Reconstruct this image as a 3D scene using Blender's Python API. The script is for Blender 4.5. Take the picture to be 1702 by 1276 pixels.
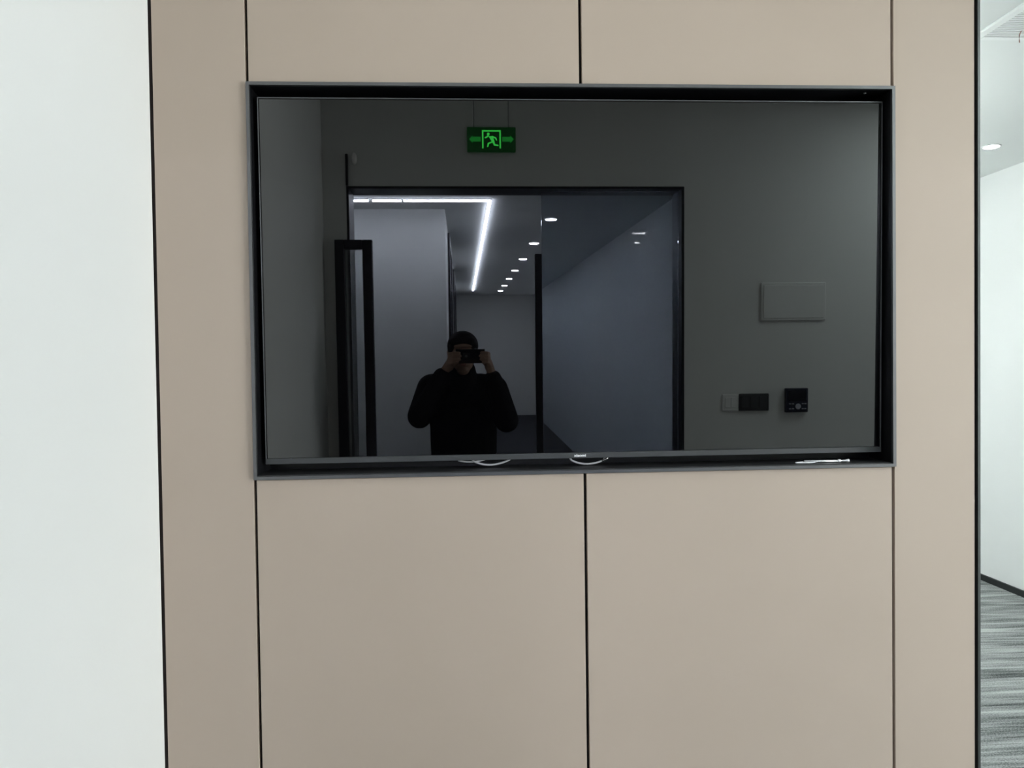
import bpy, bmesh, math, random
from mathutils import Vector, Matrix

# ------------------------------------------------------------------ clear
for o in list(bpy.data.objects):
    bpy.data.objects.remove(o, do_unlink=True)
S = bpy.context.scene
COL = S.collection
random.seed(7)

# ------------------------------------------------------------------ camera
CAM_D, CAM_H = 2.03, 1.58
cd = bpy.data.cameras.new('camera')
cam = bpy.data.objects.new('camera', cd)
COL.objects.link(cam)
r2 = Vector((0.99837757, -0.05533615, -0.01342147))
u2 = Vector((0.01455581, 0.02014719, 0.99969106))
fw = Vector((0.05504865, 0.99826449, -0.02091996))
m = Matrix((r2, u2, -fw)).transposed().to_4x4()
m.translation = Vector((0, -CAM_D, CAM_H))
cam.matrix_world = m
cd.sensor_fit = 'HORIZONTAL'
cd.sensor_width = 36.0
cd.lens = 36.0 * 1278.0 / 1702.0
cd.clip_start = 0.02
cd.clip_end = 100
S.camera = cam

# ------------------------------------------------------------------ world, view
w = bpy.data.worlds.new('world')
S.world = w
w.use_nodes = True
bg = w.node_tree.nodes['Background']
bg.inputs[0].default_value = (1.0, 1.0, 0.985, 1)
bg.inputs[1].default_value = 22.0
S.view_settings.view_transform = 'Standard'
S.view_settings.look = 'None'
S.view_settings.gamma = 1.0
S.view_settings.use_curve_mapping = False
S.view_settings.exposure = 0.0
S.cycles.use_denoising = True
S.cycles.max_bounces = 10
S.cycles.diffuse_bounces = 6
S.cycles.transparent_max_bounces = 12
S.cycles.sample_clamp_indirect = 40.0

# daylight enters by the window wall of the open office (portal = sampling aid at the window)
ld = bpy.data.lights.new('window_daylight', 'AREA')
ld.shape = 'RECTANGLE'
ld.size, ld.size_y = 4.5, 2.45
ld.cycles.is_portal = True
lo = bpy.data.objects.new('window_daylight', ld)
COL.objects.link(lo)
lo.location = (6.34, -3.7, 1.55)
lo.rotation_euler = (math.radians(90), 0, math.radians(90))

# ------------------------------------------------------------------ materials
def mat(name, col, rough=0.5, metal=0.0, spec=0.5, ior=1.5, bump=0.0, bscale=200.0, var=0.0, vscale=4.0,
        emit=None, estr=0.0, vstretch=(1, 1, 1)):
    M = bpy.data.materials.new(name)
    M.use_nodes = True
    nt = M.node_tree
    b = nt.nodes['Principled BSDF']
    b.inputs['Base Color'].default_value = (*col, 1)
    b.inputs['Roughness'].default_value = rough
    b.inputs['Metallic'].default_value = metal
    b.inputs['IOR'].default_value = ior
    b.inputs['Specular IOR Level'].default_value = spec
    tc = nt.nodes.new('ShaderNodeTexCoord')
    if var > 0:
        mp = nt.nodes.new('ShaderNodeMapping')
        mp.inputs['Scale'].default_value = vstretch
        nt.links.new(tc.outputs['Object'], mp.inputs[0])
        n = nt.nodes.new('ShaderNodeTexNoise')
        n.inputs['Scale'].default_value = vscale
        n.inputs['Detail'].default_value = 4
        nt.links.new(mp.outputs[0], n.inputs['Vector'])
        r = nt.nodes.new('ShaderNodeValToRGB')
        r.color_ramp.elements[0].position = 0.3
        r.color_ramp.elements[1].position = 0.7
        r.color_ramp.elements[0].color = (*[c * (1 - var) for c in col], 1)
        r.color_ramp.elements[1].color = (*[min(1, c * (1 + var)) for c in col], 1)
        nt.links.new(n.outputs[0], r.inputs[0])
        nt.links.new(r.outputs[0], b.inputs['Base Color'])
    if bump > 0:
        n2 = nt.nodes.new('ShaderNodeTexNoise')
        n2.inputs['Scale'].default_value = bscale
        n2.inputs['Detail'].default_value = 3
        nt.links.new(tc.outputs['Object'], n2.inputs['Vector'])
        bp = nt.nodes.new('ShaderNodeBump')
        bp.inputs['Strength'].default_value = bump
        bp.inputs['Distance'].default_value = 0.001
        nt.links.new(n2.outputs[0], bp.inputs['Height'])
        nt.links.new(bp.outputs[0], b.inputs['Normal'])
    if emit:
        b.inputs['Emission Color'].default_value = (*emit, 1)
        b.inputs['Emission Strength'].default_value = estr
    return M

def glass_mat(name, tint, refl):
    M = bpy.data.materials.new(name)
    M.use_nodes = True
    nt = M.node_tree
    nt.nodes.remove(nt.nodes['Principled BSDF'])
    t = nt.nodes.new('ShaderNodeBsdfTransparent')
    t.inputs[0].default_value = (*tint, 1)
    g = nt.nodes.new('ShaderNodeBsdfGlossy')
    g.inputs['Roughness'].default_value = 0.02
    f = nt.nodes.new('ShaderNodeFresnel')
    f.inputs[0].default_value = refl
    mx = nt.nodes.new('ShaderNodeMixShader')
    nt.links.new(f.outputs[0], mx.inputs[0])
    nt.links.new(t.outputs[0], mx.inputs[1])
    nt.links.new(g.outputs[0], mx.inputs[2])
    nt.links.new(mx.outputs[0], nt.nodes['Material Output'].inputs[0])
    return M

def carpet_mat():
    M = bpy.data.materials.new('striped_carpet')
    M.use_nodes = True
    nt = M.node_tree
    b = nt.nodes['Principled BSDF']
    b.inputs['Roughness'].default_value = 0.95
    b.inputs['Specular IOR Level'].default_value = 0.1
    tc = nt.nodes.new('ShaderNodeTexCoord')
    def noise(rot, sc, scale, detail):
        mp = nt.nodes.new('ShaderNodeMapping')
        mp.inputs['Rotation'].default_value = (0, 0, math.radians(rot))
        mp.inputs['Scale'].default_value = sc
        nt.links.new(tc.outputs['Object'], mp.inputs[0])
        n = nt.nodes.new('ShaderNodeTexNoise')
        n.inputs['Scale'].default_value = scale
        n.inputs['Detail'].default_value = detail
        nt.links.new(mp.outputs[0], n.inputs['Vector'])
        return n.outputs[0]
    def math_(op, a, b_):
        k = nt.nodes.new('ShaderNodeMath')
        k.operation = op
        for i, v in enumerate((a, b_)):
            if isinstance(v, (int, float)):
                k.inputs[i].default_value = v
            else:
                nt.links.new(v, k.inputs[i])
        return k.outputs[0]
    a = noise(-7, (1.3, 15, 1), 1.0, 3)
    c = noise(-7, (2.6, 42, 1), 1.0, 4)
    d = noise(0, (1, 1.6, 1), 130, 4)
    e = noise(-4, (0.8, 3.2, 1), 1.0, 1)
    s = math_('ADD', math_('MULTIPLY', a, 0.42), math_('MULTIPLY', c, 0.5))
    s = math_('ADD', s, math_('MULTIPLY', d, 0.46))
    s = math_('ADD', s, math_('MULTIPLY', e, 0.22))
    r = nt.nodes.new('ShaderNodeValToRGB')
    r.color_ramp.elements[0].position = 0.665
    r.color_ramp.elements[0].color = (0.06, 0.068, 0.068, 1)
    r.color_ramp.elements[1].position = 0.94
    r.color_ramp.elements[1].color = (0.43, 0.445, 0.44, 1)
    nt.links.new(s, r.inputs[0])
    nt.links.new(r.outputs[0], b.inputs['Base Color'])
    bp = nt.nodes.new('ShaderNodeBump')
    bp.inputs['Strength'].default_value = 0.6
    bp.inputs['Distance'].default_value = 0.003
    nt.links.new(d, bp.inputs['Height'])
    nt.links.new(bp.outputs[0], b.inputs['Normal'])
    return M

M_WHITE = mat('white_wall_paint', (0.69, 0.70, 0.695), 0.75, spec=0.3, bump=0.15, bscale=160)
M_CEIL = mat('white_ceiling_paint', (0.78, 0.80, 0.79), 0.8, spec=0.2, bump=0.1, bscale=120)
M_PANEL = mat('taupe_wall_panel', (0.424, 0.349, 0.290), 0.55, spec=0.25, bump=0.06, bscale=500, var=0.012, vscale=2.5)
M_BLACK = mat('black_seam', (0.012, 0.009, 0.009), 0.7, spec=0.2)
M_TRIM = mat('dark_trim_metal', (0.016, 0.018, 0.019), 0.45, metal=0.0, spec=0.35)
M_EDGE = mat('grey_trim_metal', (0.085, 0.09, 0.09), 0.4, metal=0.8)
M_LIP = mat('niche_lip_metal', (0.16, 0.16, 0.165), 0.38, metal=0.85, bump=0.05, bscale=300)
M_NICHE = mat('black_niche_lacquer', (0.006, 0.006, 0.007), 0.28, spec=0.35, bump=0.05, bscale=60)
M_SHELF = mat('satin_black_shelf', (0.05, 0.05, 0.052), 0.38, metal=0.6, bump=0.05, bscale=60)
M_SCREEN = mat('dark_screen_glass', (0.0006, 0.0006, 0.0008), 0.011, ior=1.86)
M_BEZEL = mat('bezel_metal', (0.16, 0.165, 0.17), 0.35, metal=0.7)
M_GASKET = mat('black_gasket', (0.004, 0.004, 0.004), 0.5, spec=0.2)
M_CHIN = mat('chin_metal', (0.055, 0.057, 0.06), 0.45, metal=0.3, bump=0.05, bscale=900)
M_LOGO = mat('logo_white', (0.85, 0.86, 0.88), 0.4)
M_PLAST = mat('black_plastic', (0.01, 0.01, 0.011), 0.4)
M_CABLE = mat('white_cable', (0.62, 0.62, 0.64), 0.4)
M_CHROME = mat('chrome', (0.8, 0.8, 0.82), 0.12, metal=1.0)
M_ROD = mat('satin_steel', (0.78, 0.78, 0.80), 0.38, metal=0.35)
M_CARPET = carpet_mat()
M_GLASS = glass_mat('clear_glass', (0.93, 0.95, 0.95), 1.45)
M_DGLASS = glass_mat('tinted_door_glass', (0.78, 0.82, 0.86), 1.5)
M_DFRAME = mat('dark_navy_frame', (0.012, 0.013, 0.018), 0.45, spec=0.3)
M_LED = mat('led_diffuser', (0.9, 0.9, 0.9), 0.5, emit=(0.86, 0.93, 1.1), estr=138)
M_SPOT = mat('spot_lens', (0.9, 0.9, 0.9), 0.5, emit=(0.9, 0.95, 1.08), estr=300)
M_DOWN = mat('downlight_lens', (0.9, 0.9, 0.9), 0.5, emit=(1.0, 1.0, 0.98), estr=55)
M_PANELLED = mat('fill_panel_diffuser', (0.9, 0.9, 0.9), 0.5, emit=(0.93, 1.0, 0.985), estr=24)
M_PANELUP = mat('fill_pendant_upper', (0.9, 0.9, 0.9), 0.5, emit=(0.93, 1.0, 0.985), estr=52)
M_WASH = mat('fill_wash_lens', (0.9, 0.9, 0.9), 0.5, emit=(0.95, 1.0, 0.97), estr=68)
M_GLINT = mat('narrow_beam_lens', (0.9, 0.9, 0.9), 0.5, emit=(1.0, 1.0, 0.98), estr=320)
M_PANELHI = mat('fill_panel_bright', (0.9, 0.9, 0.9), 0.5, emit=(0.87, 1.0, 0.98), estr=44)
M_LAMPBODY = mat('white_lamp_body', (0.75, 0.76, 0.76), 0.45)
M_GRILLE = mat('white_grille', (0.82, 0.84, 0.83), 0.4)
M_GRILLEB = mat('grille_gap_shade', (0.10, 0.11, 0.11), 0.8)
M_RED = mat('red_brown_wire', (0.32, 0.12, 0.08), 0.5)
M_SIGN = mat('exit_sign_face', (0.004, 0.02, 0.006), 0.35, emit=(0.0, 0.075, 0.006), estr=1.0)
M_GLOW = mat('exit_sign_glow', (0.05, 0.5, 0.08), 0.5, emit=(0.07, 1.0, 0.12), estr=3.6)
M_GLOWD = mat('exit_sign_glow_bar', (0.03, 0.3, 0.05), 0.5, emit=(0.02, 0.55, 0.06), estr=1.5)
M_SENSOR = mat('sensor_white', (0.88, 0.88, 0.86), 0.25)
M_DSWITCH = mat('anthracite_switch', (0.035, 0.037, 0.04), 0.4)
M_KEY = mat('keypad_navy', (0.012, 0.015, 0.03), 0.25)
M_KEYLT = mat('keypad_print', (0.35, 0.36, 0.42), 0.5)
M_SKIN = mat('skin', (0.27, 0.165, 0.12), 0.55, bump=0.08, bscale=300)
M_HAIR = mat('black_hair', (0.006, 0.0055, 0.006), 0.75, spec=0.15, bump=0.5, bscale=260)
M_JACKET = mat('black_fleece', (0.006, 0.006, 0.007), 0.95, spec=0.1, bump=0.8, bscale=220)
M_TROUS = mat('black_trousers', (0.009, 0.009, 0.012), 0.85, spec=0.1, bump=0.3, bscale=300)
M_SHOE = mat('dark_shoe', (0.015, 0.015, 0.017), 0.5)
M_EYE = mat('eye_white', (0.7, 0.7, 0.68), 0.2)
M_IRIS = mat('dark_iris', (0.02, 0.012, 0.008), 0.15)
M_LIPS = mat('lips', (0.36, 0.16, 0.13), 0.45)
M_PHONE = mat('black_phone_glass', (0.006, 0.006, 0.008), 0.15)

# ------------------------------------------------------------------ mesh helpers
class MB:
    def __init__(self):
        self.bm = bmesh.new()

    def box(self, x0, x1, y0, y1, z0, z1, bev=0.0, seg=1):
        t = bmesh.new()
        vs = [t.verts.new(p) for p in ((x0, y0, z0), (x1, y0, z0), (x1, y1, z0), (x0, y1, z0),
                                       (x0, y0, z1), (x1, y0, z1), (x1, y1, z1), (x0, y1, z1))]
        for f in ((3, 2, 1, 0), (4, 5, 6, 7), (0, 1, 5, 4), (1, 2, 6, 5), (2, 3, 7, 6), (3, 0, 4, 7)):
            t.faces.new([vs[i] for i in f])
        if bev > 0:
            bmesh.ops.bevel(t, geom=list(t.edges), offset=bev, segments=seg, affect='EDGES', profile=0.5)
        self._merge(t)
        return self

    def _merge(self, t):
        me = bpy.data.meshes.new('tmp')
        t.to_mesh(me)
        t.free()
        self.bm.from_mesh(me)
        bpy.data.meshes.remove(me)

    def tube(self, pts, r, n=10, r_list=None, cap=True):
        pts = [Vector(p) for p in pts]
        rings = []
        up = Vector((0, 0, 1))
        for i, p in enumerate(pts):
            a = pts[max(i - 1, 0)]
            b = pts[min(i + 1, len(pts) - 1)]
            d = (b - a).normalized()
            u = d.cross(up)
            if u.length < 1e-3:
                u = d.cross(Vector((1, 0, 0)))
            u.normalize()
            v = d.cross(u)
            rr = r_list[i] if r_list else r
            rings.append([self.bm.verts.new(p + (u * math.cos(2 * math.pi * k / n) + v * math.sin(2 * math.pi * k / n)) * rr)
                          for k in range(n)])
        for a, b in zip(rings, rings[1:]):
            for k in range(n):
                self.bm.faces.new((a[k], a[(k + 1) % n], b[(k + 1) % n], b[k]))
        if cap:
            self.bm.faces.new(rings[0][::-1])
            self.bm.faces.new(rings[-1])
        return self

    def lathe(self, prof, loc, axis='Z', n=24):
        """prof: list of (radius, height) revolved about the axis through loc; closed at both ends"""
        loc = Vector(loc)
        rings = []
        for r, hgt in prof:
            ring = []
            for k in range(n):
                a = 2 * math.pi * k / n
                c, s = math.cos(a) * r, math.sin(a) * r
                p = {'Z': (c, s, hgt), 'Y': (c, hgt, s), 'X': (hgt, c, s)}[axis]
                ring.append(self.bm.verts.new(loc + Vector(p)))
            rings.append(ring)
        for a, b in zip(rings, rings[1:]):
            for k in range(n):
                self.bm.faces.new((a[k], a[(k + 1) % n], b[(k + 1) % n], b[k]))
        self.bm.faces.new(rings[0][::-1])
        self.bm.faces.new(rings[-1])
        return self

    def prism(self, poly, y0, y1):
        """poly in (x,z), extruded from y0 to y1"""
        a = [self.bm.verts.new((x, y0, z)) for x, z in poly]
        b = [self.bm.verts.new((x, y1, z)) for x, z in poly]
        n = len(poly)
        self.bm.faces.new(a)
        self.bm.faces.new(b[::-1])
        for k in range(n):
            self.bm.faces.new((a[k], b[k], b[(k + 1) % n], a[(k + 1) % n]))
        return self

    def ball(self, c, r, rot=None, sub=3):
        t = bmesh.new()
        bmesh.ops.create_icosphere(t, subdivisions=sub, radius=1.0)
        M = Matrix.Translation(Vector(c))
        if rot:
            M = M @ rot
        rr = (r, r, r) if isinstance(r, (int, float)) else r
        M = M @ Matrix.Diagonal((*rr, 1))
        bmesh.ops.transform(t, matrix=M, verts=t.verts)
        self._merge(t)
        return self

    def cap(self, a, b, ra, rb, n=16, flat=1.0):
        """tapered capsule from a to b; flat scales its depth (y)"""
        a, b = Vector(a), Vector(b)
        d = b - a
        L = d.length
        d.normalize()
        prof = []
        for k in range(0, 6):
            t = math.pi / 2 * (1 - k / 5)
            prof.append((max(ra * math.cos(t), 1e-4), -ra * math.sin(t)))
        for k in range(0, 6):
            t = math.pi / 2 * k / 5
            prof.append((max(rb * math.cos(t), 1e-4), L + rb * math.sin(t)))
        t = bmesh.new()
        rings = []
        for r, hgt in prof:
            rings.append([t.verts.new((r * math.cos(2 * math.pi * k / n), r * math.sin(2 * math.pi * k / n), hgt)) for k in range(n)])
        for p, q in zip(rings, rings[1:]):
            for k in range(n):
                t.faces.new((p[k], p[(k + 1) % n], q[(k + 1) % n], q[k]))
        t.faces.new(rings[0][::-1])
        t.faces.new(rings[-1])
        R = Vector((0, 0, 1)).rotation_difference(d).to_matrix().to_4x4()
        bmesh.ops.transform(t, matrix=R, verts=t.verts)
        if flat != 1.0:
            bmesh.ops.transform(t, matrix=Matrix.Diagonal((1, flat, 1, 1)), verts=t.verts)
            # keep the end point on b
        bmesh.ops.translate(t, vec=a, verts=t.verts)
        self._merge(t)
        return self

    def build(self, name, material, parent=None, smooth=False):
        bmesh.ops.recalc_face_normals(self.bm, faces=self.bm.faces)
        me = bpy.data.meshes.new(name)
        self.bm.to_mesh(me)
        self.bm.free()
        me.materials.append(material)
        if smooth:
            for p in me.polygons:
                p.use_smooth = True
        o = bpy.data.objects.new(name, me)
        COL.objects.link(o)
        if parent:
            o.parent = parent
        return o

    def build_blob(self, name, material, parent=None, voxel=0.006, smooth=4):
        """fuse everything into one continuous skin"""
        o = self.build(name, material, parent)
        r = o.modifiers.new('fuse', 'REMESH')
        r.mode = 'VOXEL'
        r.voxel_size = voxel
        r.use_smooth_shade = True
        s = o.modifiers.new('soften', 'SMOOTH')
        s.factor = 0.5
        s.iterations = smooth
        dg = bpy.context.evaluated_depsgraph_get()
        me = bpy.data.meshes.new_from_object(o.evaluated_get(dg))
        o.modifiers.clear()
        old = o.data
        o.data = me
        bpy.data.meshes.remove(old)
        me.name = name
        if not me.materials:
            me.materials.append(material)
        for p in me.polygons:
            p.use_smooth = True
        return o

def empty(name, loc, rot=(0, 0, 0)):
    o = bpy.data.objects.new(name, None)
    o.empty_display_size = 0.05
    COL.objects.link(o)
    o.location = loc
    o.rotation_euler = rot
    return o

def tag(o, label=None, cat=None, group=None, kind=None):
    if label:
        o['label'] = label
    if cat:
        o['category'] = cat
    if group:
        o['group'] = group
    if kind:
        o['kind'] = kind
    return o

def struct(name, mb, material, label=None, parent=None):
    o = mb.build(name, material, parent)
    if parent is None:
        o['kind'] = 'structure'
        if label:
            o['label'] = label
            o['category'] = name.split('_')[0]
    return o

# ================================================================== THE SETTING
LX = -0.806          # white left wall face
BY = -2.42           # back wall face (behind the photographer)
struct('floor', MB().box(-.95, 6.4, BY - .2, 8.2, -0.12, 0.0).box(1.70, 6.4, -6.2, BY - .2, -.12, 0.0), M_CARPET, 'grey striped carpet floor beside the panelled wall')

struct('floor_corridor', MB().box(-1.8, 1.699, -15.7, BY - .2001, -0.12, 0.0),
       mat('charcoal_carpet', (0.055, 0.058, 0.065), .95, spec=.1, bump=.5, bscale=300, var=.25, vscale=40), 'dark charcoal carpet of the mirrored corridor')

# --- front wall: black substrate with the recess, taupe panels as parts
NX0, NX1, NZ0, NZ1 = -0.553, 1.1445, 1.3085, 2.3145     # inner faces of the recess
wf = MB()
wf.box(-0.95, NX0 - .006, .018, .16, 0, 3.05).box(NX1 + .006, 1.386, .018, .16, 0, 3.05)
wf.box(NX0 - .006, NX1 + .006, .018, .16, 0, NZ0 - .006).box(NX0 - .006, NX1 + .006, .018, .16, NZ1 + .006, 3.05)
wf.box(NX0 - .006, NX1 + .006, .125, .16, NZ0 - .006, NZ1 + .006)
wall_front = struct('wall_front', wf, M_BLACK, 'taupe panelled feature wall with black seams around the television')
for (x0, x1, z0, z1) in ((-.7985, -.5648, .08, 3.05), (-.5574, .2998, 2.3255, 3.05), (.3076, 1.1456, 2.3255, 3.05),
                         (-.5574, .2998, .08, 1.2962), (.3076, 1.1456, .08, 1.2962), (1.1534, 1.3795, .08, 3.05)):
    MB().box(x0, x1, 0.0, .0178, z0, z1, .0012, 2).build('panel', M_PANEL, wall_front)
struct('baseboard_front', MB().box(-.79, 1.386, .002, .0178, 0.0, .078), M_TRIM, 'dark skirting below the taupe panels')
struct('trim_1', MB().box(1.3862, 1.394, -.004, .16, 0, 3.05, .001), M_EDGE, 'slim grey metal edge trim at the end of the panelled wall')

struct('wall_left', MB().box(LX - .12, LX, BY - .2, -.002, 0, 3.05), M_WHITE, 'plain white wall left of the panelled wall')
struct('wall_right', MB().box(3.69, 3.83, 2.6, 8.0, 0, 2.90), M_WHITE, 'white wall seen past the panelled wall, above the carpet')
struct('baseboard_right', MB().box(3.675, 3.6898, 2.6, 8.0, 0, .042), M_TRIM, 'black skirting along the white right wall')
struct('baseboard_office', MB().box(3.674, 6.2, 2.585, 2.5998, 0, .042), M_TRIM, 'black skirting along the office wall')
struct('baseboard_left', MB().box(LX + .0002, LX + .012, BY + .002, -.006, 0, .042), M_TRIM, 'black skirting along the white left wall')
struct('wall_passage', MB().box(1.25, 1.386, .162, 8.0, 0, 2.90), M_WHITE, 'white side wall of the passage behind the panelled wall')
struct('wall_far', MB().box(1.25, 3.83, 8.0, 8.15, 0, 2.90), M_WHITE, 'white end wall of the passage')
struct('wall_office', MB().box(3.832, 6.4, 2.6, 2.75, 0, 2.90), M_WHITE, 'white wall of the open office')
struct('wall_office_back', MB().box(1.78, 6.4, -6.15, -6.0, 0, 3.05), M_WHITE, 'white rear wall of the open office')

# back wall with the wide doorway
OX0, OX1, OZ = -.672, 1.298, 2.556
bw = MB()
bw.box(-1.6, OX0, BY - .2, BY, 0, 3.05).box(OX1, 2.9, BY - .2, BY, 0, 3.05).box(OX0, OX1, BY - .2, BY, OZ, 3.05)
struct('wall_back', bw, M_WHITE, 'white wall with doorway and switches mirrored in the television')

# hall and corridor behind it
struct('wall_hall_left', MB().box(-1.72, -1.6, -4.45, BY - .2, 0, 2.75), M_WHITE, 'white side wall of the hall behind')
struct('wall_hall_face', MB().box(-1.6, -.27, -4.45, -4.3, 0, 2.75), M_WHITE, 'white wall facing the doorway, mirrored left of the photographer')
struct('wall_corridor_left', MB().box(-.27, -.15, -15.4, -4.3, 0, 2.75), M_WHITE, 'white left wall of the mirrored corridor')
struct('wall_corridor_right', MB().box(1.62, 1.77, -15.4, BY - .2, 0, 2.75), M_WHITE, 'white right wall of the mirrored corridor')
struct('wall_corridor_end', MB().box(-.27, 1.77, -15.55, -15.4, 0, 2.75), M_WHITE, 'white end wall of the mirrored corridor')

# ceilings
struct('ceiling', MB().box(-.95, 6.4, -6.15, .16, 3.05, 3.2), M_CEIL, 'white ceiling over the panelled wall')
struct('ceiling_passage', MB().box(1.25, 6.4, .1601, 8.15, 2.90, 3.2), M_CEIL,
       'white ceiling with air grille and downlight at the right edge')
struct('ceiling_corridor', MB().box(-1.72, 1.77, -15.55, BY - .2001, 2.75, 3.04), M_CEIL,
       'white corridor ceiling mirrored in the television')

# window wall of the open office, out of the picture on the right: source of the daylight
ww = MB()
ww.box(6.2, 6.4, -6.0, -1.4, 0, .3).box(6.2, 6.4, -6.0, -1.4, 2.8, 3.05)
ww.box(6.2, 6.4, -1.4, .16, 0, 3.05).box(6.2, 6.4, .16, 2.6, 0, 2.9)
struct('wall_window', ww, M_WHITE, 'white outer wall of the office with tall windows')
for i in range(4):
    y0 = -6.0 + i * 1.15
    y1 = y0 + 1.15
    f = MB()
    f.box(6.27, 6.33, y0, y0 + .04, .3, 2.8).box(6.27, 6.33, y1 - .04, y1, .3, 2.8)
    f.box(6.27, 6.33, y0 + .04, y1 - .04, .3, .35).box(6.27, 6.33, y0 + .04, y1 - .04, 2.75, 2.8)
    wo = struct('window_%d' % (i + 1), f, M_TRIM, 'tall office window in a dark frame, %s of the four' % ('rearmost', 'second from the rear', 'third from the rear', 'foremost')[i])
    MB().box(6.296, 6.304, y0 + .04, y1 - .04, .35, 2.75).build('pane', M_GLASS, wo)

# dark door frame in the back opening
df = MB()
df.box(OX0, OX1, BY - .2, BY + .003, OZ - .014, OZ)
df.box(OX1 - .016, OX1, BY - .2, BY + .003, 0, OZ - .014)
df.box(OX0, OX0 + .014, BY - .2, BY + .003, 0, OZ - .014)
struct('door_1', df, M_DFRAME, 'dark navy door frame mirrored behind the photographer')
# dark glazed doors of the rooms off the corridor
for i, (y0, y1) in enumerate(((-6.9, -5.3), (-11.8, -8.9))):
    fr = MB()
    fr.box(-.15, -.128, y0, y0 + .12, 0, 2.70).box(-.15, -.128, y1 - .12, y1, 0, 2.70).box(-.15, -.128, y0 + .12, y1 - .12, 2.6, 2.70)
    d = struct('door_%d' % (i + 2), fr, M_DFRAME, 'dark framed glazed door on the left of the mirrored corridor, %s one' % ('nearer', 'farther')[i])
    MB().box(-.149, -.141, y0 + .12, y1 - .12, 0.01, 2.6).build('pane', mat('corridor_glass_%d' % i, (.05, .055, .07), .1), d)

# ================================================================== THE NICHE FRAME
nr = empty('niche_frame', (0.295, 0.0, NZ0 - .011))
NB = 0.118           # depth of the recess
def lpart(name, mb, M, parent=nr, smooth=False):
    o = mb.build(name, M, parent, smooth)
    o.matrix_parent_inverse = Matrix.Translation(-Vector(parent.location))
    return o
tag(nr, 'black metal niche frame with grey lip around the television', 'frame')
LXO0, LXO1, LZO0, LZO1 = -.5625, 1.1535, 1.298, 2.3235
lw = .0085
def miter(p, q, a, b):      # lip bar with mitred ends, polygon in x,z
    return MB().prism([p, q, b, a], -.009, -.0005)
lpart('lip', miter((LXO0, LZO0), (LXO1, LZO0), (LXO0 + lw, LZO0 + lw), (LXO1 - lw, LZO0 + lw)), M_LIP)
lpart('lip', miter((LXO0, LZO1), (LXO1, LZO1), (LXO0 + lw, LZO1 - lw), (LXO1 - lw, LZO1 - lw)), M_LIP)
lpart('lip', miter((LXO0, LZO0), (LXO0, LZO1), (LXO0 + lw, LZO0 + lw), (LXO0 + lw, LZO1 - lw)), M_LIP)
lpart('lip', miter((LXO1, LZO0), (LXO1, LZO1), (LXO1 - lw, LZO0 + lw), (LXO1 - lw, LZO1 - lw)), M_LIP)
lpart('side_panel', MB().box(NX0 - .004, NX0, -.0004, NB, NZ0, NZ1), M_NICHE)
lpart('side_panel', MB().box(NX1, NX1 + .004, -.0004, NB, NZ0, NZ1), M_NICHE)
lpart('top_panel', MB().box(NX0 - .004, NX1 + .004, -.0004, NB, NZ1, NZ1 + .004), M_NICHE)
lpart('shelf', MB().box(NX0 - .004, NX1 + .004, -.0004, NB, NZ0 - .004, NZ0), M_SHELF)
lpart('back_panel', MB().box(NX0 - .004, NX1 + .004, NB, NB + .004, NZ0 - .004, NZ1 + .004), M_NICHE)
sc_ = MB().lathe([(.004, 0), (.004, -.0015), (.0028, -.0026), (.0008, -.0028)], (1.085, .022, NZ1), 'Z', 12)
lpart('screw', sc_, M_BEZEL, nr, True)

# ================================================================== THE TELEVISION
tv = empty('television', (.2975, .0375, 1.3332), (math.radians(.92), 0, math.radians(.217)))
tag(tv, 'large black flat screen television switched off, mounted in the wall niche', 'television')
HW, TH = .8385, .9592
CH = .0150           # chin height
b = 0.0022
MB().box(-HW + .0046, HW - .0046, .0, .004, CH + .001, TH - .0046).build('screen', M_SCREEN, tv)
bz = MB()
bz.box(-HW, -HW + b, -.0022, .012, CH, TH).box(HW - b, HW, -.0022, .012, CH, TH).box(-HW + b, HW - b, -.0022, .012, TH - b, TH)
MB_bezel = bz.build('bezel', M_BEZEL, tv)
g = MB()
k = .0046
g.box(-HW + b, -HW + k, -.0006, .010, CH, TH - b).box(HW - k, HW - b, -.0006, .010, CH, TH - b).box(-HW + k, HW - k, -.0006, .010, TH - k, TH - b)
g.build('gasket', M_GASKET, MB_bezel)
chin = MB().box(-HW - .0005, HW + .0005, -.0028, .014, 0, CH, .0008).build('chin', M_CHIN, tv)
MB().box(-HW + .004, HW - .004, .0042, .030, CH + .002, TH - .006, .004).build('back_cover', M_PLAST, tv)
MB().box(-.30, .30, .0302, .062, .25, .70, .003).build('wall_mount', M_PLAST, tv)
# maker's wordmark
fc = bpy.data.curves.new('wordmark', 'FONT')
fc.body = 'xiaomi'
fc.size = .0118
fc.extrude = .0004
fc.offset = .00032
fc.align_x = 'CENTER'
fo = bpy.data.objects.new('wordmark_src', fc)
COL.objects.link(fo)
bpy.context.view_layer.update()
me = bpy.data.meshes.new_from_object(fo.evaluated_get(bpy.context.evaluated_depsgraph_get()))
bpy.data.objects.remove(fo, do_unlink=True)
xs = [v.co.x for v in me.vertices]
sx = .0325 / (max(xs) - min(xs))
lg = bpy.data.objects.new('wordmark', me)
COL.objects.link(lg)
me.materials.clear()
me.materials.append(M_LOGO)
lg.parent = chin
lg.location = (-.0015, -.0032, .0043)
lg.rotation_euler = (math.radians(90), 0, 0)
lg.scale = (sx, .85, 1)
lg['label'] = 'white maker wordmark reading xiaomi'

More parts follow.
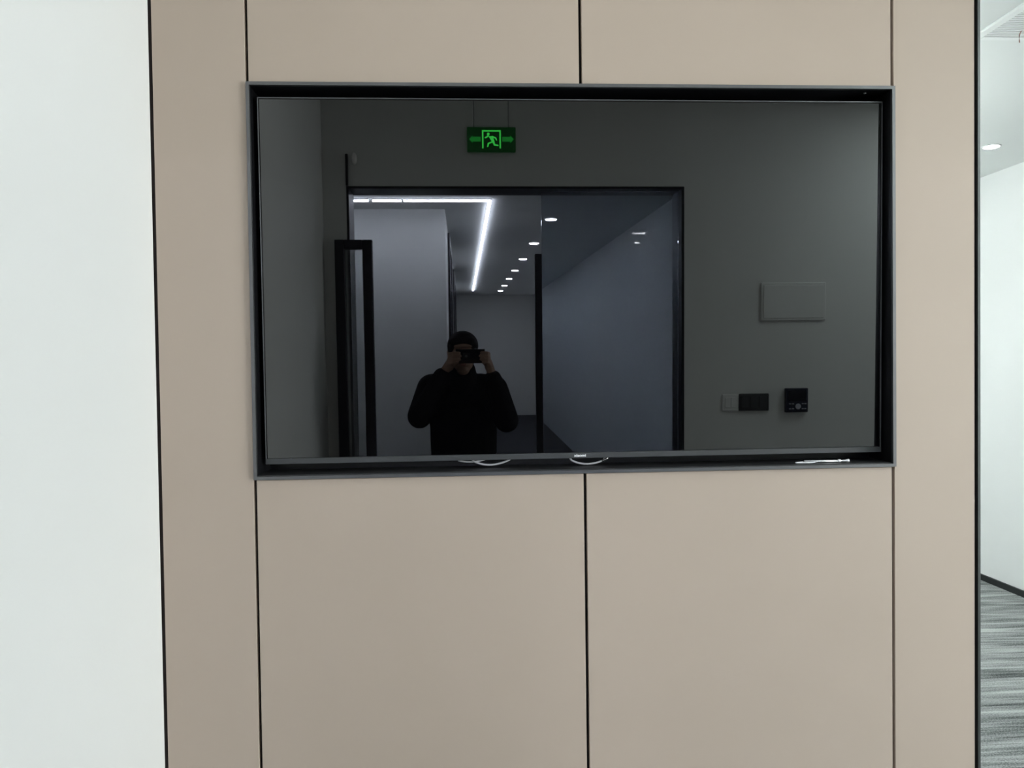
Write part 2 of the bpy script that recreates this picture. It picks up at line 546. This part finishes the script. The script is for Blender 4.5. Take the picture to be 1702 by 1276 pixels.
# ================================================================== THINGS IN THE NICHE
def arc(p0, pm, p1, n=14):
    p0, pm, p1 = Vector(p0), Vector(pm), Vector(p1)
    c = pm * 2 - (p0 + p1) / 2
    return [p0 * (1 - t) ** 2 + c * 2 * t * (1 - t) + p1 * t * t for t in [i / n for i in range(n + 1)]]
def cable(p0, pm, p1, r, label):
    a, c_ = Vector(p0), Vector(p1)
    pts = [a + Vector((-.02, .012, .07)), a + Vector((-.012, .006, .022))] + arc(p0, pm, p1) + \
          [c_ + Vector((.012, .006, .022)), c_ + Vector((.02, .012, .07))]
    e = empty('tv_cable', pm)
    o = MB().tube(pts, r, 10).build('cord', M_CABLE, e, True)
    o.matrix_parent_inverse = Matrix.Translation(-Vector(pm))
    tag(e, label, 'cable', 'cables hanging below the television')
    return e
cable((-.033, .074, 1.3285), (.003, .074, 1.3245), (.042, .074, 1.331), .0022, 'thin flatter white cable loop, leftmost below the television')
cable((.006, .071, 1.3275), (.053, .071, 1.3155), (.106, .071, 1.3285), .0027, 'deeper white cable loop crossing the leftmost one below the television')
c3 = cable((.277, .071, 1.3235), (.320, .071, 1.3125), (.366, .071, 1.3225), .0027, 'white cable loop hanging under the wordmark of the television')
pl = MB().tube([(.362, .070, 1.3205), (.372, .069, 1.3245), (.379, .069, 1.331)], .003, 10).build('connector', M_CHROME, c3, True)
pl.matrix_parent_inverse = Matrix.Translation(-Vector((.320, .071, 1.3125)))

rod = empty('chrome_rod', (.96, .026, NZ0))
tag(rod, 'small chrome rod with hooked wire end lying on the niche shelf', 'rod')
RZ = NZ0 + .0042
def rp(name, mb, M=M_ROD):
    o = mb.build(name, M, rod, True)
    o.matrix_parent_inverse = Matrix.Translation(-Vector(rod.location))
    return o
rp('shaft', MB().tube([(.915, .030, RZ), (1.012, .024, RZ)], .0028, 12))
rp('collar', MB().lathe([(.0026, 0), (.0042, .001), (.0042, .007), (.0022, .009), (.0022, .014), (.003, .016), (.0024, .021),
                         (.0036, .024), (.0046, .029), (.0040, .032), (.001, .033)], (1.006, .0245, RZ + .0004), 'X', 14))
hk = [Vector((.912 - .027 * math.sin(math.pi * t), .030 - .018 * t - 0.004 * math.sin(math.pi * t), RZ - .0016)) for t in [i / 12 for i in range(13)]]
hk += [Vector((.922, .012, RZ - .0018)), Vector((.934, .013, RZ - .001)), Vector((.941, .0145, RZ + .0004))]
rp('hook', MB().tube(hk, .0016, 8))
rp('tip', MB().ball((.942, .0146, RZ + .0006), .0026, sub=2))

# ================================================================== PASSAGE CEILING THINGS
gr = empty('air_grille', (2.4, .60, 2.90))
tag(gr, 'white linear slatted air grille in the ceiling at the right edge', 'grille')
def gp(name, mb, M):
    o = mb.build(name, M, gr)
    o.matrix_parent_inverse = Matrix.Translation(-Vector(gr.location))
    return o
GX0, GX1, GY0, GY1 = 2.055, 2.58, .28, 1.02
fr = MB()
fr.box(GX0, GX0 + .035, GY0, GY1, 2.888, 2.8998, .002).box(GX1 - .035, GX1, GY0, GY1, 2.888, 2.8998, .002)
fr.box(GX0 + .035, GX1 - .035, GY1 - .03, GY1, 2.888, 2.8998, .002).box(GX0 + .035, GX1 - .035, GY0, GY0 + .03, 2.888, 2.8998, .002)
gp('grille_frame', fr, M_GRILLE)
gp('gap_shade', MB().box(GX0 + .035, GX1 - .035, GY0 + .03, GY1 - .03, 2.8985, 2.8998), M_GRILLEB)  # dark sheet standing in for the shade between the slats
proto = None
y = GY1 - .03 - .014
while y > GY0 + .035:
    if proto is None:
        proto = gp('slat', MB().box(GX0 + .035, GX1 - .035, y - .0046, y + .0046, 2.8885, 2.8915, .0006), M_GRILLE)
        y_first = y
    else:
        s_ = proto.copy()
        COL.objects.link(s_)
        s_.location = (0, y - y_first, 0)
    y -= .0156
wi = MB().tube([(2.205, .93, 2.889), (2.199, .93, 2.878), (2.196, .93, 2.868), (2.1965, .93, 2.850), (2.197, .93, 2.842)], .0016, 8).build('hanging_wire', M_RED, None, True)
tag(wi, 'thin red brown wire hanging from the ceiling grille', 'wire')

def downlight(loc, r, M, label, group=None):
    x, y, z = loc
    e = empty('downlight', loc)
    tag(e, label, 'light', group)
    MB().lathe([(r * 1.28, -.0002), (r * 1.28, -.003), (r * 1.18, -.006), (r * 1.02, -.004), (r * 1.0, -.0002)], (0, 0, 0), 'Z', 28).build('ring', M_LAMPBODY, e, True)
    MB().lathe([(r * .99, -.0041), (r * .97, -.0062), (r * .6, -.0072), (.001, -.0075)], (0, 0, 0), 'Z', 28).build('lens', M, e, True)
    return e
downlight((3.22, 2.55, 2.90), .042, M_DOWN, 'round white downlight in the ceiling at the right edge')

# lamps out of view; panels, pendant and wash downlights are added to brighten surfaces
def fill_panel(x, y, z, label, M=None):
    e = empty('fill_panel_light', (x, y, z))
    tag(e, label, 'light', 'added square ceiling lights')
    f = MB()
    f.box(-.3, -.28, -.3, .3, -.012, -.0003).box(.28, .3, -.3, .3, -.012, -.0003).box(-.28, .28, .28, .3, -.012, -.0003).box(-.28, .28, -.3, -.28, -.012, -.0003)
    f.build('light_frame', M_LAMPBODY, e)
    MB().box(-.28, .28, -.28, .28, -.009, -.0003).build('diffuser', M or M_PANELLED, e)
fill_panel(1.75, 6.6, 2.90, 'added unseen square ceiling light deep in the passage')  # both passage panels are added out of view to brighten the right wall
fill_panel(1.75, 4.9, 2.90, 'added unseen square ceiling light in the middle of the passage')
pd = empty('fill_pendant', (1.60, 2.9, 2.20))  # added unseen lamp that lifts the passage ceiling
tag(pd, 'added long pendant light, unseen behind the panelled wall, brightening the passage ceiling', 'light')
MB().box(-.05, .05, -1.2, 1.2, .004, .045, .003).build('housing', M_LAMPBODY, pd)
MB().box(-.045, .045, -1.19, 1.19, .0452, .050).build('upper_diffuser', M_PANELUP, pd)
MB().box(-.045, .045, -1.19, 1.19, 0, .0038).build('lower_diffuser', M_PANELLED, pd)
for yy in (-1.0, 1.0):
    MB().tube([(0, yy, .0502), (0, yy, .6998)], .0015, 6).build('cord', M_LAMPBODY, pd)
for xx, wd in ((-.15, 'above the left half'), (.75, 'above the right half')):  # added lamps that lighten the top of the taupe panels
    downlight((xx, -.75, 3.05), .06, M_WASH, 'added round ceiling downlight %s of the television' % wd, 'added downlights before the panelled wall')
fill_panel(2.9, -1.6, 3.05, 'added square ceiling light in the open office, brightening the doorway wall', M_PANELHI)  # added lamp that brightens the right of the back wall
downlight((2.19, 2.62, 2.90), .04, M_GLINT, 'round downlight of the passage hidden behind the panelled wall')
sl = empty('slot_light', (2.02, 1.75, 2.90))
tag(sl, 'short slot light in the passage ceiling, glinting in the mirrored glass door', 'light')
MB().box(-.085, .085, -.03, .03, -.008, -.0003, .002).build('housing', M_LAMPBODY, sl)
MB().box(-.075, .075, -.012, .012, -.012, -.0082, .001).build('diffuser', M_GLINT, sl)

# ================================================================== BACK WALL THINGS (seen mirrored in the screen)
sg = empty('exit_sign', (.164, BY, 2.748))
tag(sg, 'green glowing exit sign with running figure above the mirrored doorway', 'sign')
MB().box(-.14, .14, .001, .028, 0, .139, .003).build('housing', M_SIGN, sg)
y0, y1 = .028, .0295
MB().box(-.054, -.046, y0, y1, .018, .121).box(.046, .054, y0, y1, .018, .121).box(-.046, .046, y0, y1, .113, .121).build('door_symbol', M_GLOW, sg)
fig = MB()
fig.lathe([(.008, y0), (.008, y1)], (-.018, 0, .099), 'Y', 14)
fig.prism([(-.016, .086), (.008, .088), (.016, .060), (.002, .056)], y0, y1)
fig.prism([(.006, .088), (.026, .080), (.033, .064), (.028, .062), (.021, .074), (.006, .080)], y0, y1)
fig.prism([(-.014, .086), (-.034, .074), (-.040, .078), (-.036, .082), (-.016, .094)], y0, y1)
fig.prism([(.002, .058), (-.022, .048), (-.026, .026), (-.019, .026), (-.014, .043), (.008, .052)], y0, y1)
fig.prism([(.016, .062), (.020, .042), (.040, .038), (.040, .031), (.014, .034), (.004, .056)], y0, y1)
fig.build('running_figure', M_GLOW, sg)
for s in (-1, 1):
    a = MB()
    a.prism([(s * .062, .057), (s * .108, .057), (s * .108, .048), (s * .128, .070), (s * .108, .092), (s * .108, .083), (s * .062, .083)], y0, y1)
    a.build('arrow', M_GLOWD, sg)
for s in (-.10, .10):
    MB().tube([(s, .014, .139), (s, .014, .301)], .0018, 8).build('hanging_rod', M_DSWITCH, sg)

pb = empty('access_panel', (1.96, BY, 1.763))
tag(pb, 'flat white access cover on the mirrored wall above the switches', 'panel')
MB().box(-.198, .198, .0005, .012, 0, .226, .003).build('rim', M_WHITE, pb)
MB().box(-.184, .184, .0125, .016, .014, .212, .002).build('cover', M_WHITE, pb)
sw = empty('light_switch', (1.579, BY, 1.224))
tag(sw, 'white light switch beside the dark switch on the mirrored wall', 'switch')
MB().box(-.05, .049, .0005, .009, .002, .102, .003).build('plate', M_LAMPBODY, sw)
for s in (-1, 1):
    MB().box(-.034 + (s > 0) * .035, -.002 + (s > 0) * .035, .0092, .013, .022, .082, .002).build('rocker', M_LAMPBODY, sw)
sd = empty('dark_switch', (1.7215, BY, 1.224))
tag(sd, 'wide dark grey switch plate between white switch and keypad', 'switch')
MB().box(-.0915, .0925, .0005, .012, 0, .104, .004).build('plate', M_DSWITCH, sd)
for s in (-1, 0, 1):
    MB().box(s * .056 - .024, s * .056 + .024, .0122, .015, .018, .086, .002).build('rocker', M_DSWITCH, sd)
kp = empty('door_keypad', (1.98, BY, 1.212))
tag(kp, 'small square dark keypad with pale print, rightmost on the mirrored wall', 'keypad')
MB().box(-.069, .069, .0005, .028, 0, .145, .005, 2).build('housing', M_KEY, kp)
MB().box(-.055, .055, .0282, .0295, .068, .132, .002).build('display', M_PHONE, kp)
MB().lathe([(.017, .0282), (.017, .0296), (.001, .030)], (.006, 0, .036), 'Y', 18).build('round_button', M_KEYLT, kp)
for zz in (.022, .052):
    for xx in (-.044, -.026, .034, .050):
        MB().box(xx - .006, xx + .006, .0282, .0296, zz - .003, zz + .003).build('key', M_KEYLT, kp)
ds = empty('door_sensor', (-.625, BY, 2.66))
tag(ds, 'small pale sensor with dark bracket at the upper left of the mirrored doorway', 'sensor')
MB().box(-.047, -.033, .0005, .02, -.104, .075, .003).build('bracket', M_DFRAME, ds)
MB().ball((.006, .028, .045), (.015, .022, .034), sub=3).build('lens', M_SENSOR, ds, True)

# glass door leaves of the doorway
gl = empty('glass_door_leaf', (.86, BY - .065, .012))
tag(gl, 'closed glass door leaf with tall dark edge bar, right in the mirrored doorway', 'door')
MB().box(-.403, .420, -.005, .005, 0, 2.525).build('pane', M_DGLASS, gl)
MB().box(-.445, -.4035, -.022, .022, 0, 2.16, .003).build('edge_bar', M_DFRAME, gl)
MB().box(-.403, .420, -.018, -.0052, 0, .09, .002).build('bottom_rail', M_DFRAME, gl)
g2 = empty('narrow_glass_leaf', (-.632, BY + .035, 0.0))
tag(g2, 'narrow dark framed glass leaf at the left of the mirrored doorway', 'door')
MB().box(-.106, -.052, -.02, .02, 0.002, 2.245, .003).build('stile', M_DFRAME, g2)
MB().box(.050, .106, -.02, .02, 0.002, 2.245, .003).build('stile', M_DFRAME, g2)
MB().box(-.052, .050, -.02, .02, 2.19, 2.245, .003).build('rail', M_DFRAME, g2)
MB().box(-.052, .050, -.02, .02, 0.002, .10, .003).build('rail', M_DFRAME, g2)
MB().box(-.0515, .0495, -.004, .004, .1005, 2.1895).build('pane', M_GLASS, g2)

# corridor lights
def led_bar(x0, x1, y0, y1, label):
    cx, cy = (x0 + x1) / 2, (y0 + y1) / 2
    e = empty('linear_led_light', (cx, cy, 2.75))
    tag(e, label, 'light', 'linear lights of the corridor')
    hx, hy = (x1 - x0) / 2, (y1 - y0) / 2
    MB().box(-hx, hx, -hy, hy, -.010, -.0003).build('housing', M_LAMPBODY, e)
    MB().box(-hx + .002, hx - .002, -hy + .002, hy - .002, -.018, -.0102).build('diffuser', M_LED, e)
led_bar(-1.5, -.716, -3.872, -3.842, 'short linear light, leftmost of the mirrored cross run')
led_bar(-.688, -.467, -3.872, -3.842, 'short linear light in the middle of the mirrored cross run')
led_bar(-.453, .1895, -3.872, -3.842, 'linear light of the cross run meeting the long corridor light')
led_bar(.19, .217, -13.88, -3.842, 'long linear light running down the mirrored corridor ceiling')
ords = ('nearest', 'second nearest', 'third nearest', 'fourth nearest', 'fifth nearest', 'second farthest', 'farthest')
for i, yy in enumerate((-4.813, -6.464, -8.038, -9.613, -11.127, -12.623, -14.125)):
    downlight((.785, yy, 2.75), .05, M_SPOT, 'round downlight in the mirrored corridor ceiling, %s of the row' % ords[i], 'downlights along the corridor')

# ================================================================== THE PHOTOGRAPHER AND THE PHONE
ph = empty('smartphone', (.0215, -2.042, 1.541))
tag(ph, 'black smartphone held sideways in front of the mirrored face', 'phone')
MB().box(-.0785, .0785, 0, .0078, 0, .0765, .0035, 3).build('body', M_PHONE, ph, True)
MB().box(-.076, .076, -.0006, .0004, .002, .0745).build('display', M_PHONE, ph)
MB().box(-.040, -.004, .0078, .0092, .022, .058, .0012).build('camera_island', M_PLAST, ph)
MB().lathe([(.0075, .0092), (.0075, .0102), (.006, .0103)], (-.0215, 0, .039), 'Y', 20).build('lens_ring', M_BEZEL, ph)

def sm(lst):
    return lst
B = MB()
HX, HY = -.018, -2.195          # head
B.ball((HX, HY - .008, 1.622), (.076, .096, .088))             # skull
B.ball((HX, HY + .026, 1.560), (.060, .068, .082))             # face
B.ball((HX, HY + .052, 1.505), (.036, .036, .032))             # chin
B.ball((HX, HY + .012, 1.520), (.054, .058, .036))             # jaw
B.ball((HX, HY + .078, 1.632), (.052, .018, .014))             # brow
for s in (-1, 1):
    B.ball((HX + s * .036, HY + .072, 1.565), (.024, .020, .020))   # cheek
    B.ball((HX + s * .077, HY - .004, 1.585), (.009, .020, .032))   # ear
    B.ball((HX + s * .082, HY - .010, 1.598), (.007, .016, .018))
B.cap((HX, HY + .092, 1.608), (HX, HY + .106, 1.570), .008, .013)   # nose
for s in (-1, 1):
    B.ball((HX + s * .012, HY + .098, 1.564), (.009, .010, .008))
B.ball((HX, HY + .088, 1.532), (.025, .010, .010))             # mouth area
B.cap((HX, HY - .025, 1.54), (-.02, -2.245, 1.40), .056, .066)  # neck
# trunk and legs (under the clothes)
B.ball((-.02, -2.26, 1.30), (.165, .105, .16))
B.ball((-.02, -2.255, 1.10), (.145, .10, .18))
B.ball((-.02, -2.265, .93), (.155, .105, .12))
for s in (-1, 1):
    B.cap((-.02 + s * .085, -2.265, .90), (-.02 + s * .10, -2.255, .48), .080, .052)
    B.cap((-.02 + s * .10, -2.255, .48), (-.02 + s * .105, -2.275, .09), .052, .036)
    B.cap((-.02 + s * .105, -2.275, .06), (-.02 + s * .118, -2.15, .045), .036, .030)
SH = {1: (.150, -2.25, 1.385), -1: (-.195, -2.25, 1.395)}
EL = {1: (.216, -2.105, 1.225), -1: (-.258, -2.105, 1.255)}
WR = {1: (.141, -2.068, 1.462), -1: (-.130, -2.068, 1.478)}
PA = {1: (.118, -2.058, 1.545), -1: (-.088, -2.058, 1.548)}
for s in (-1, 1):
    B.cap(SH[s], EL[s], .050, .040)
    B.cap(EL[s], WR[s], .040, .026)
    B.cap(WR[s], PA[s], .026, .022)
    # palm: a flat pad beside the end of the phone
    e0 = .100 if s > 0 else -.057          # phone end
    px, py, pz = PA[s]
    B.ball((px, py, pz), (.017, .026, .040))
    B.ball((px - s * .004, py - .010, pz - .022), (.016, .018, .026))
    # four fingers of unequal length curl round the phone's end onto its back
    for kf, (zf, ln, rf) in enumerate(((1.597, .050, .0082), (1.579, .056, .0086), (1.561, .052, .0084), (1.545, .042, .0074))):
        kn = Vector((px + s * .004, py + .020, zf - .004))
        p1 = Vector((e0 + s * .013, -2.026, zf))
        p2 = Vector((e0 - s * .006, -2.0235, zf + .002))
        p3 = Vector((e0 - s * (ln - .028), -2.0245, zf + .001))
        B.cap((px, py + .002, pz + (zf - 1.571) * .8), kn, .011, rf * 1.08, 12)
        B.cap(kn, p1, rf * 1.08, rf, 12)
        B.cap(p1, p2, rf, rf * .95, 12)
        B.cap(p2, p3, rf * .95, rf * .82, 12)
    # thumb leaves the side of the palm and presses on the display side
    t0 = Vector((px - s * .004, py - .018, pz - .024))
    t1 = Vector((e0 + s * .004, -2.064, 1.535))
    t2 = Vector((e0 - s * .016, -2.0530, 1.553))
    t3 = Vector((e0 - s * .027, -2.0515, 1.566))
    B.cap(t0, t1, .0135, .0115, 12)
    B.cap(t1, t2, .0115, .0095, 12)
    B.cap(t2, t3, .0095, .0085, 12)
person = B.build_blob('person', M_SKIN, None, .0042, 3)
tag(person, 'person in black jacket taking the photo, mirrored in the dark screen', 'person')

def wear(name, mb, M, vox=.008, smooth=5):
    return mb.build_blob(name, M, person, vox, smooth)
J = MB()
J.ball((-.02, -2.262, 1.33), (.200, .128, .125))
J.ball((-.02, -2.262, 1.22), (.196, .132, .19))
J.cap((-.02, -2.262, 1.16), (-.02, -2.262, .98), .190, .186, 28, .70)
J.cap((-.02, -2.262, 1.0), (-.02, -2.262, .86), .186, .178, 28, .70)
J.cap((-.02, -2.205, 1.492), (-.02, -2.25, 1.375), .074, .110, 20)     # high collar
for s in (-1, 1):
    a, e_, w_ = Vector(SH[s]), Vector(EL[s]), Vector(WR[s])
    J.cap(a, e_, .086, .068)
    cuff = e_.lerp(w_, .97)
    J.cap(e_, cuff, .064, .048)
    J.cap(a + Vector((-s * .07, 0, .025)), a, .070, .085)
jk = wear('jacket', J, M_JACKET)
T = MB()
T.ball((-.02, -2.265, .90), (.172, .122, .12))
for s in (-1, 1):
    T.cap((-.02 + s * .085, -2.265, .88), (-.02 + s * .10, -2.255, .48), .098, .072)
    T.cap((-.02 + s * .10, -2.255, .48), (-.02 + s * .105, -2.275, .12), .072, .058)
wear('trousers', T, M_TROUS)
for s in (-1, 1):
    F = MB()
    x = -.02 + s * .105
    F.cap((x, -2.30, .045), (x + s * .016, -2.12, .036), .043, .036)
    F.ball((x + s * .014, -2.11, .034), (.044, .05, .034))
    F.ball((x, -2.29, .065), (.042, .05, .05))
    sh = wear('shoe', F, M_SHOE, .006, 3)
    zmin = min(v.co.z for v in sh.data.vertices)
    for v in sh.data.vertices:
        v.co.z = max(v.co.z - zmin, 0.0008)
H = MB()
H.ball((HX, HY - .016, 1.634), (.088, .100, .086))
H.ball((HX, HY - .040, 1.590), (.086, .074, .082))
H.ball((HX - .012, HY + .044, 1.654), (.068, .044, .038))
H.ball((HX + .026, HY + .042, 1.650), (.050, .044, .038))
for s in (-1, 1):
    H.ball((HX + s * .074, HY + .012, 1.628), (.012, .024, .034))
wear('hair', H, M_HAIR, .006, 3)
for s in (-1, 1):
    ey = MB().ball((HX + s * .031, HY + .084, 1.604), .0125, sub=3).build('eye', M_EYE, person, True)
    MB().ball((HX + s * .031, HY + .0925, 1.6035), (.0062, .0048, .0062), sub=3).build('iris', M_IRIS, ey, True)
lp = MB()
lp.ball((HX, HY + .0965, 1.536), (.021, .006, .0045)).ball((HX, HY + .0955, 1.528), (.018, .0065, .0052))
lp.build('lips', M_LIPS, person, True)
